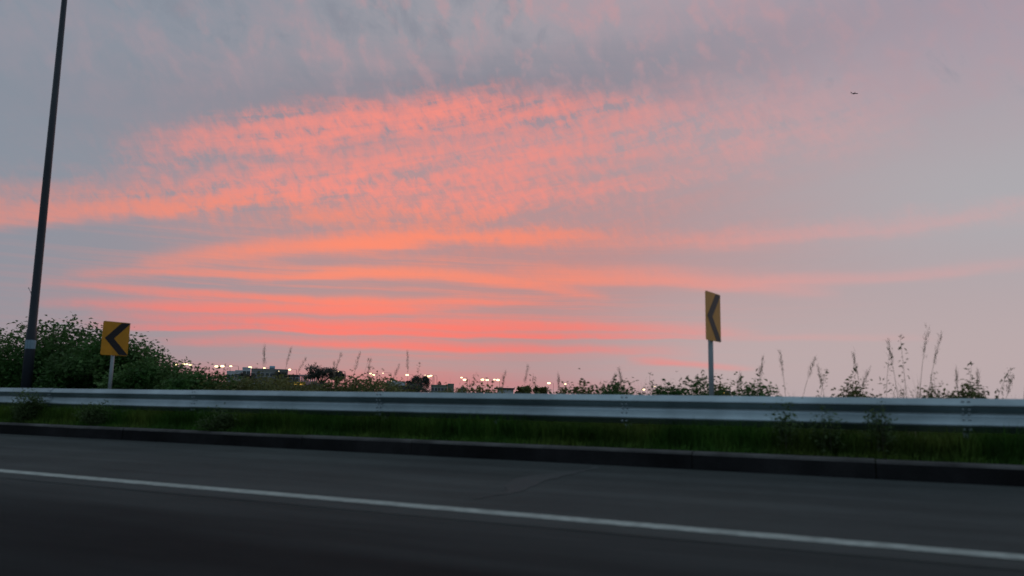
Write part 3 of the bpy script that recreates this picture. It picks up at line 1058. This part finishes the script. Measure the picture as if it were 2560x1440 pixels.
r1 = far_root('building', 595, 215, 'white stepped building, three flat roofs rising to the right', 'building')
for x0, x1, pt, off in ((565, 585.5, 927, 0), (586, 603.5, 925, .8), (604, 624, 918, .3)):
    a, c, z = block(r1, x0, x1, pt, 8, MT['wallw'], off=off)
    windows(r1, a, c, [z - 2.2, z - 5.4], 2, off=off)
r2 = far_root('building', 670, 228, 'long grey flat-roofed building with a pale blue roof tank', 'building')
a, c, z = block(r2, 626, 718, 922, 12, MT['wallg'])
windows(r2, a, c, [z - 2.4, z - 5.6], 8)
b = MB()
xa, xb = px_x(r2, 671, 0), px_x(r2, 685, 0)
b.tube([(xa, 5, z + .55), (xb, 5, z + .55)], .55, 12)
b.box(xa + .1, xb - .1, 4.7, 5.3, z - .4, z + .2)
link('roof_tank', b.mesh('roof_tank'), MT['tank'], r2)
r3 = far_root('building', 734, 222, 'low dark building between the grey building and the rose frame', 'building')
a, c, z = block(r3, 719, 749, 936.5, 8, MT['roof'])
windows(r3, a, c, [z - 2.0], 2)
r4 = far_root('open_frame_hall', 770, 205, 'open rose-coloured column frame left of the dark spreading tree', 'building')
a, c = px_x(r4, 748, 0), px_x(r4, 792, 0)
z0, z1 = px_z(r4, 770, 952.5), px_z(r4, 770, 937)
for i in range(9):
    x = a + (c - a) * i / 8
    for y in (0, 5):
        b = MB(); b.box(x - .17, x + .17, y, y + .34, 0, z1 - .3)
        link('column', b.mesh('column'), MT['frame'], r4)
b = MB(); b.box(a - .3, c + .3, -.3, 5.6, z1 - .3, z1)
link('roof_slab', b.mesh('roof_slab'), MT['frame'], r4)
b = MB(); b.box(a - .1, c + .1, .3, 4.9, 0, z0)
link('plinth', b.mesh('plinth'), MT['frame'], r4)
r5 = far_root('canopy', 749, 185, 'small yellow canopy lit by two lamps behind the olive shrubs', 'canopy')
a, c = px_x(r5, 734, 0), px_x(r5, 764, 0)
z = px_z(r5, 749, 954.5)
b = MB(); b.box(a, c, 0, 3.5, z - .75, z)
link('roof', b.mesh('roof'), MT['canopy'], r5)
for x in (a + .15, c - .15):
    b = MB(); b.box(x - .1, x + .1, 1.5, 1.7, 0, z - .752)
    link('post', b.mesh('post'), MT['pole'], r5)
for px in (738.5, 753):
    x = px_x(r5, px, 0)
    b = MB(); b.tube([(x - .22, -.10, z - .62), (x + .22, -.10, z - .62)], .09, 8)
    link('lamp', b.mesh('lamp'), MT['lampy'], r5)
r6 = far_root('house', 992, 250, 'white house with a dark water tank on its flat roof', 'house')
a, c, z = block(r6, 966, 1014, 953, 9, MT['wallw'])
b = MB(); b.box(a - .4, c + .4, -.7, .3, z - 2.6, z - 1.4)
link('balcony', b.mesh('balcony'), MT['roof'], r6)
windows(r6, a, c, [z - 4.6], 4)
xt = px_x(r6, 981, 0)
b = MB(); b.tube([(xt, 2, z - .4), (xt, 2, z + .5), (xt, 2, z + .9)], [.75, .75, .3], 12)
link('roof_tank', b.mesh('roof_tank'), MT['roof'], r6)
r7 = far_root('building', 1110, 270, 'green-grey flat building with a raised stair tower on its right end', 'building')
a, c, z = block(r7, 1078, 1119, 962, 9, MT['wallo'])
windows(r7, a, c, [z - 2.2], 5)
block(r7, 1119.5, 1135, 959, 6, MT['wallo'], off=.5)
r8 = far_root('house', 1158, 300, 'tiny pitched-roof house right of the green-grey building', 'house')
a, c, z = block(r8, 1149, 1166, 975, 7, MT['wallw'], parapet=False)
b = MB(); b.add([(a - .4, -.4, z), (c + .4, -.4, z), (c + .4, 7.4, z), (a - .4, 7.4, z), (a + .8, 3.5, z + 1.3), (c - .8, 3.5, z + 1.3)],
                [(0, 1, 5, 4), (2, 3, 4, 5), (1, 2, 5), (3, 0, 4), (3, 2, 1, 0)])
link('roof', b.mesh('roof'), MT['roof'], r8)
r9 = far_root('shed', 1260, 180, 'low white shed with an overhanging dark roof, left of the clipped trees', 'shed')
a, c, z = block(r9, 1244, 1284, 973, 6, MT['wallw'], parapet=False)
b = MB(); b.box(a - .8, c + .3, -.6, 6.6, z + .002, z + .3)
link('roof', b.mesh('roof'), MT['roof'], r9)
r10 = far_root('house', 1806, 210, 'house hidden behind shrubs, showing two small yellow lit windows', 'house')
a, c, z = block(r10, 1788, 1826, 976, 7, MT['wallg'])
for px in (1802.6, 1808.4):
    x = px_x(r10, px, 0)
    zw = px_z(r10, px, 983.8)
    b = MB(); b.box(x - .22, x + .22, -.04, -.01, zw, zw + .40)
    link('window', b.mesh('window'), MT['lampy'], r10)


# ------------------------------------------------------------------ trees
def tree(px, ptop, pbot, halfpx, depth, label, nleaf, lsize, style='spread', m='treel', name='tree'):
    p = far(px, 980, depth)
    root = tag(empty(name, (p.x, p.y, GROUND)), label, 'tree', 'trees of the far town')
    dist = math.hypot(p.x, p.y)
    d1, d0 = ray(px, ptop), ray(px, pbot)
    zt = EYE.z + d1.z / math.hypot(d1.x, d1.y) * dist - GROUND
    zb = EYE.z + d0.z / math.hypot(d0.x, d0.y) * dist - GROUND
    hw = halfpx / F * depth
    tr = MB()
    tr.tube([(0, 0, -.3), (.1, 0, zb * .6), (0, .1, zb), (.1, 0, zb + (zt - zb) * .6)], [.32, .24, .2, .08], 8)
    limbs = []
    nl = 9 if style == 'spread' else 7
    for i in range(nl):
        a = 2 * math.pi * i / nl + random.uniform(-.3, .3)
        e = Vector((math.cos(a) * hw * random.uniform(.5, .9), math.sin(a) * hw * random.uniform(.5, .9), zb + (zt - zb) * random.uniform(.25, .85)))
        tr.tube([(0, 0, zb * .85), e * .5 + Vector((0, 0, zb * .48)), e], [.14, .09, .03], 6)
        limbs.append(np.array(e))
    link('trunk', tr.mesh('trunk', True), MT['twig'], root)
    C = []
    nc = 26 if style == 'spread' else 20
    for i in range(nc):
        if i < nl: c = limbs[i]
        else:
            a, q = random.uniform(0, 6.28), random.uniform(.05, .95) ** .6
            hz = random.uniform(.15, 1) if style == 'spread' else random.uniform(0, .95)
            env = math.sqrt(max(.05, 1 - (hz * .9) ** 2))
            c = np.array([math.cos(a) * hw * q * env, math.sin(a) * hw * q * env, zb + (zt - zb) * hz * .9])
        k = nleaf // nc
        rad = hw * random.uniform(.16, .30)
        C.append(c + rng.normal(size=(k, 3)) * rad * np.array([.6, .6, .34 if style == 'spread' else .5]))
    C = np.concatenate(C)
    C = C[C[:, 2] < zt + .3]
    link('crown', leaves('crown', C, lsize), MT[m], root)
    return root


tree(803, 915, 950, 46, 175, 'dark wide spreading tree with sky gaps beside the rose frame', 5200, .34)
tree(840, 925, 956, 20, 182, 'smaller tree merging with the right side of the spreading tree', 2600, .34)
tree(790, 958, 980, 34, 150, 'dark rounded tree crown at the foot of the spreading tree', 3600, .30, 'round')
tree(1046, 940, 972, 30, 190, 'dark bushy tree right of the white house with the tank', 4600, .34, 'round')
tree(1040, 962, 985, 38, 170, 'low dark crown under the bushy tree by the white house', 3600, .30, 'round')
tree(618, 931, 955, 22, 200, 'dark tree in front of the stepped white building', 2400, .32, 'round')
tree(700, 927, 955, 22, 205, 'dark tree before the right end of the long grey building', 2400, .32, 'round')
tree(1308, 964, 992, 23, 110, 'square clipped green tree right of the low white shed', 4200, .26, 'round', 'olive')
tree(1350, 967, 992, 17, 114, 'lower rounded tree beside the square clipped tree', 3200, .26, 'round', 'olive')
tree(1098, 952, 966, 5, 300, 'small palm-like tree top above the green-grey building', 300, .34, 'round')
tree(1018, 951, 962, 5, 290, 'small tree top between the white house and the bushy tree', 300, .34, 'round')
tree(888, 943, 955, 4, 290, 'left one of two tiny tree tops above the wide olive shrub', 240, .34, 'round')
tree(925, 942, 955, 3.5, 290, 'right one of two tiny tree tops above the wide olive shrub', 220, .34, 'round')

# ------------------------------------------------------------------ far street lamps
LAMPS = [(442, 911, 0), (459, 910.5, 0), (467.5, 910.5, 1), (476, 912, 0), (541, 916, 0), (556, 915.5, 0), (577, 915.5, 1), (625, 918.5, 0), (661, 920, 1),
         (671, 945, 2), (698, 928, 2), (720, 945, 2), (724, 924, 0), (737.5, 947, 2), (774, 948, 2), (777, 928, 2), (814, 930.5, 0), (824, 929, 3), (840, 928, 2),
         (848, 929.5, 1), (926.5, 934, 1), (933.5, 937.5, 0), (957.5, 933, 2), (978, 952.5, 2), (1018, 937.5, 0), (1063, 938, 2), (1071, 941, 0), (1077.5, 939, 1),
         (1154, 944, 1), (1161.5, 949.5, 0), (1206, 949, 0), (1218, 950, 0), (1236, 949, 1), (1245, 950, 0), (1372, 958, 0), (1413, 960, 4), (1609, 974, 0),
         (1637, 966.5, 2)]
for i, (px, py, kd) in enumerate(LAMPS):
    hor = 1000 + .0205 * (px - 1280)
    rise = 9.0 if kd != 2 else 7.0
    D = F * rise / (hor - py)
    D = min(D, 520)
    if kd == 2: D = min(D, 240)
    p = far(px, py, D)
    H = p.z - GROUND
    rz = -math.atan2(p.x, p.y)
    side = 1 if px not in (1609,) else 1
    arm = 2.4
    cs, sn = math.cos(rz), math.sin(rz)
    kinds = {0: 'bright white', 1: 'mid-sized white', 2: 'small white', 3: 'warm yellow', 4: 'warm cream'}[kd]
    root = tag(empty('street_lamp', (p.x + cs * arm, p.y + sn * arm, GROUND), rz),
               f'far street lamp with {kinds} light, {ORD[i]} from the left along the skyline', 'street lamp', 'lit street lamps of the far town')
    b = MB()
    b.tube([(0, 0, -.2), (0, 0, H * .95), (-.15, 0, H + .1)], [.085, .06, .05], 6)
    link('pole', b.mesh('pole'), MT['pole'], root)
    b = MB()
    b.tube([(-.12, 0, H + .1), (-arm + .3, 0, H + .16)], [.04, .035], 5)
    link('arm', b.mesh('arm'), MT['pole'], root)
    s = {0: 1.0, 1: .78, 2: .42, 3: .95, 4: .85}[kd] * max(.75, D / 300) * random.uniform(.85, 1.2)
    b = MB()
    b.tube([(-arm - .62 * s, 0, H), (-arm - .36 * s, 0, H), (-arm + .36 * s, 0, H), (-arm + .62 * s, 0, H)], [.12 * s, .30 * s, .30 * s, .12 * s], 8)
    link('lamp_head', b.mesh('lamp_head', True), MT['lampsm'] if kd == 2 else MT['lampy'] if kd == 3 else MT['lamp'], root)
# an unlit one
p = far(511, 921, 200)
root = tag(empty('street_lamp', (p.x, p.y, GROUND), -math.atan2(p.x, p.y)), 'unlit thin street lamp with an arm to the left, above the low shrub', 'street lamp')
H = p.z - GROUND
b = MB(); b.tube([(0, 0, -.2), (0, 0, H)], [.09, .06], 6)
link('pole', b.mesh('pole'), MT['pole'], root)
b = MB(); b.tube([(.03, 0, H + .03), (-1.0, 0, H + .05)], [.05, .04], 6)
link('arm', b.mesh('arm'), MT['pole'], root)
b = MB(); b.tube([(-.9, 0, H + .05), (-1.0, 0, H + .05), (-1.5, 0, H + .05), (-1.6, 0, H + .05)], [.05, .12, .12, .04], 8)
link('lamp_head', b.mesh('lamp_head', True), MT['pole'], root)

# ------------------------------------------------------------------ airliner
p = far(2136, 233.5, 3600)
pl = tag(empty('airliner', p, 0.12), 'tiny dark airliner flying high against the sky on the right', 'aircraft')
b = MB()
b.tube([(-18, 0, .8), (-15, 0, .6), (-8, 0, .1), (8, 0, 0), (14, 0, .2), (17.5, 0, .1), (19, 0, -.2)], [.3, 1.0, 1.9, 2.0, 1.9, 1.2, .2], 12)
link('fuselage', b.mesh('fuselage', True), MT['plane'], pl)
for s in (-1, 1):
    b = MB()
    b.add([(3, s * 1.5, -.8), (-2.5, s * 1.5, -.8), (-6.5, s * 16, .8), (-5, s * 16, .8), (3, s * 1.5, -1.3), (-2.5, s * 1.5, -1.2), (-6.5, s * 16, .6), (-5, s * 16, .6)],
          [(0, 1, 2, 3), (7, 6, 5, 4), (0, 3, 7, 4), (1, 0, 4, 5), (2, 1, 5, 6), (3, 2, 6, 7)])
    link('wing', b.mesh('wing'), MT['plane'], pl)
    b = MB()
    b.tube([(2.5, s * 5.5, -1.9), (1.8, s * 5.5, -1.9), (-1.2, s * 5.5, -1.9)], [.9, 1.0, .6], 10)
    link('engine', b.mesh('engine'), MT['plane'], pl)
    b = MB()
    b.add([(-13.5, s * .6, 1.1), (-16.5, s * .6, 1.1), (-18.5, s * 6, 1.5), (-17.3, s * 6, 1.5), (-13.5, s * .6, .8), (-16.5, s * .6, .8), (-18.5, s * 6, 1.3), (-17.3, s * 6, 1.3)],
          [(0, 1, 2, 3), (7, 6, 5, 4), (0, 3, 7, 4), (1, 0, 4, 5), (2, 1, 5, 6), (3, 2, 6, 7)])
    link('tailplane', b.mesh('tailplane'), MT['plane'], pl)
b = MB()
b.add([(-12, -.2, 1.6), (-16.5, -.2, 1.2), (-19.5, -.15, 7), (-17.3, -.15, 7), (-12, .2, 1.6), (-16.5, .2, 1.2), (-19.5, .15, 7), (-17.3, .15, 7)],
      [(0, 1, 2, 3), (7, 6, 5, 4), (0, 3, 7, 4), (1, 0, 4, 5), (2, 1, 5, 6), (3, 2, 6, 7)])
link('tail_fin', b.mesh('tail_fin'), MT['plane'], pl)
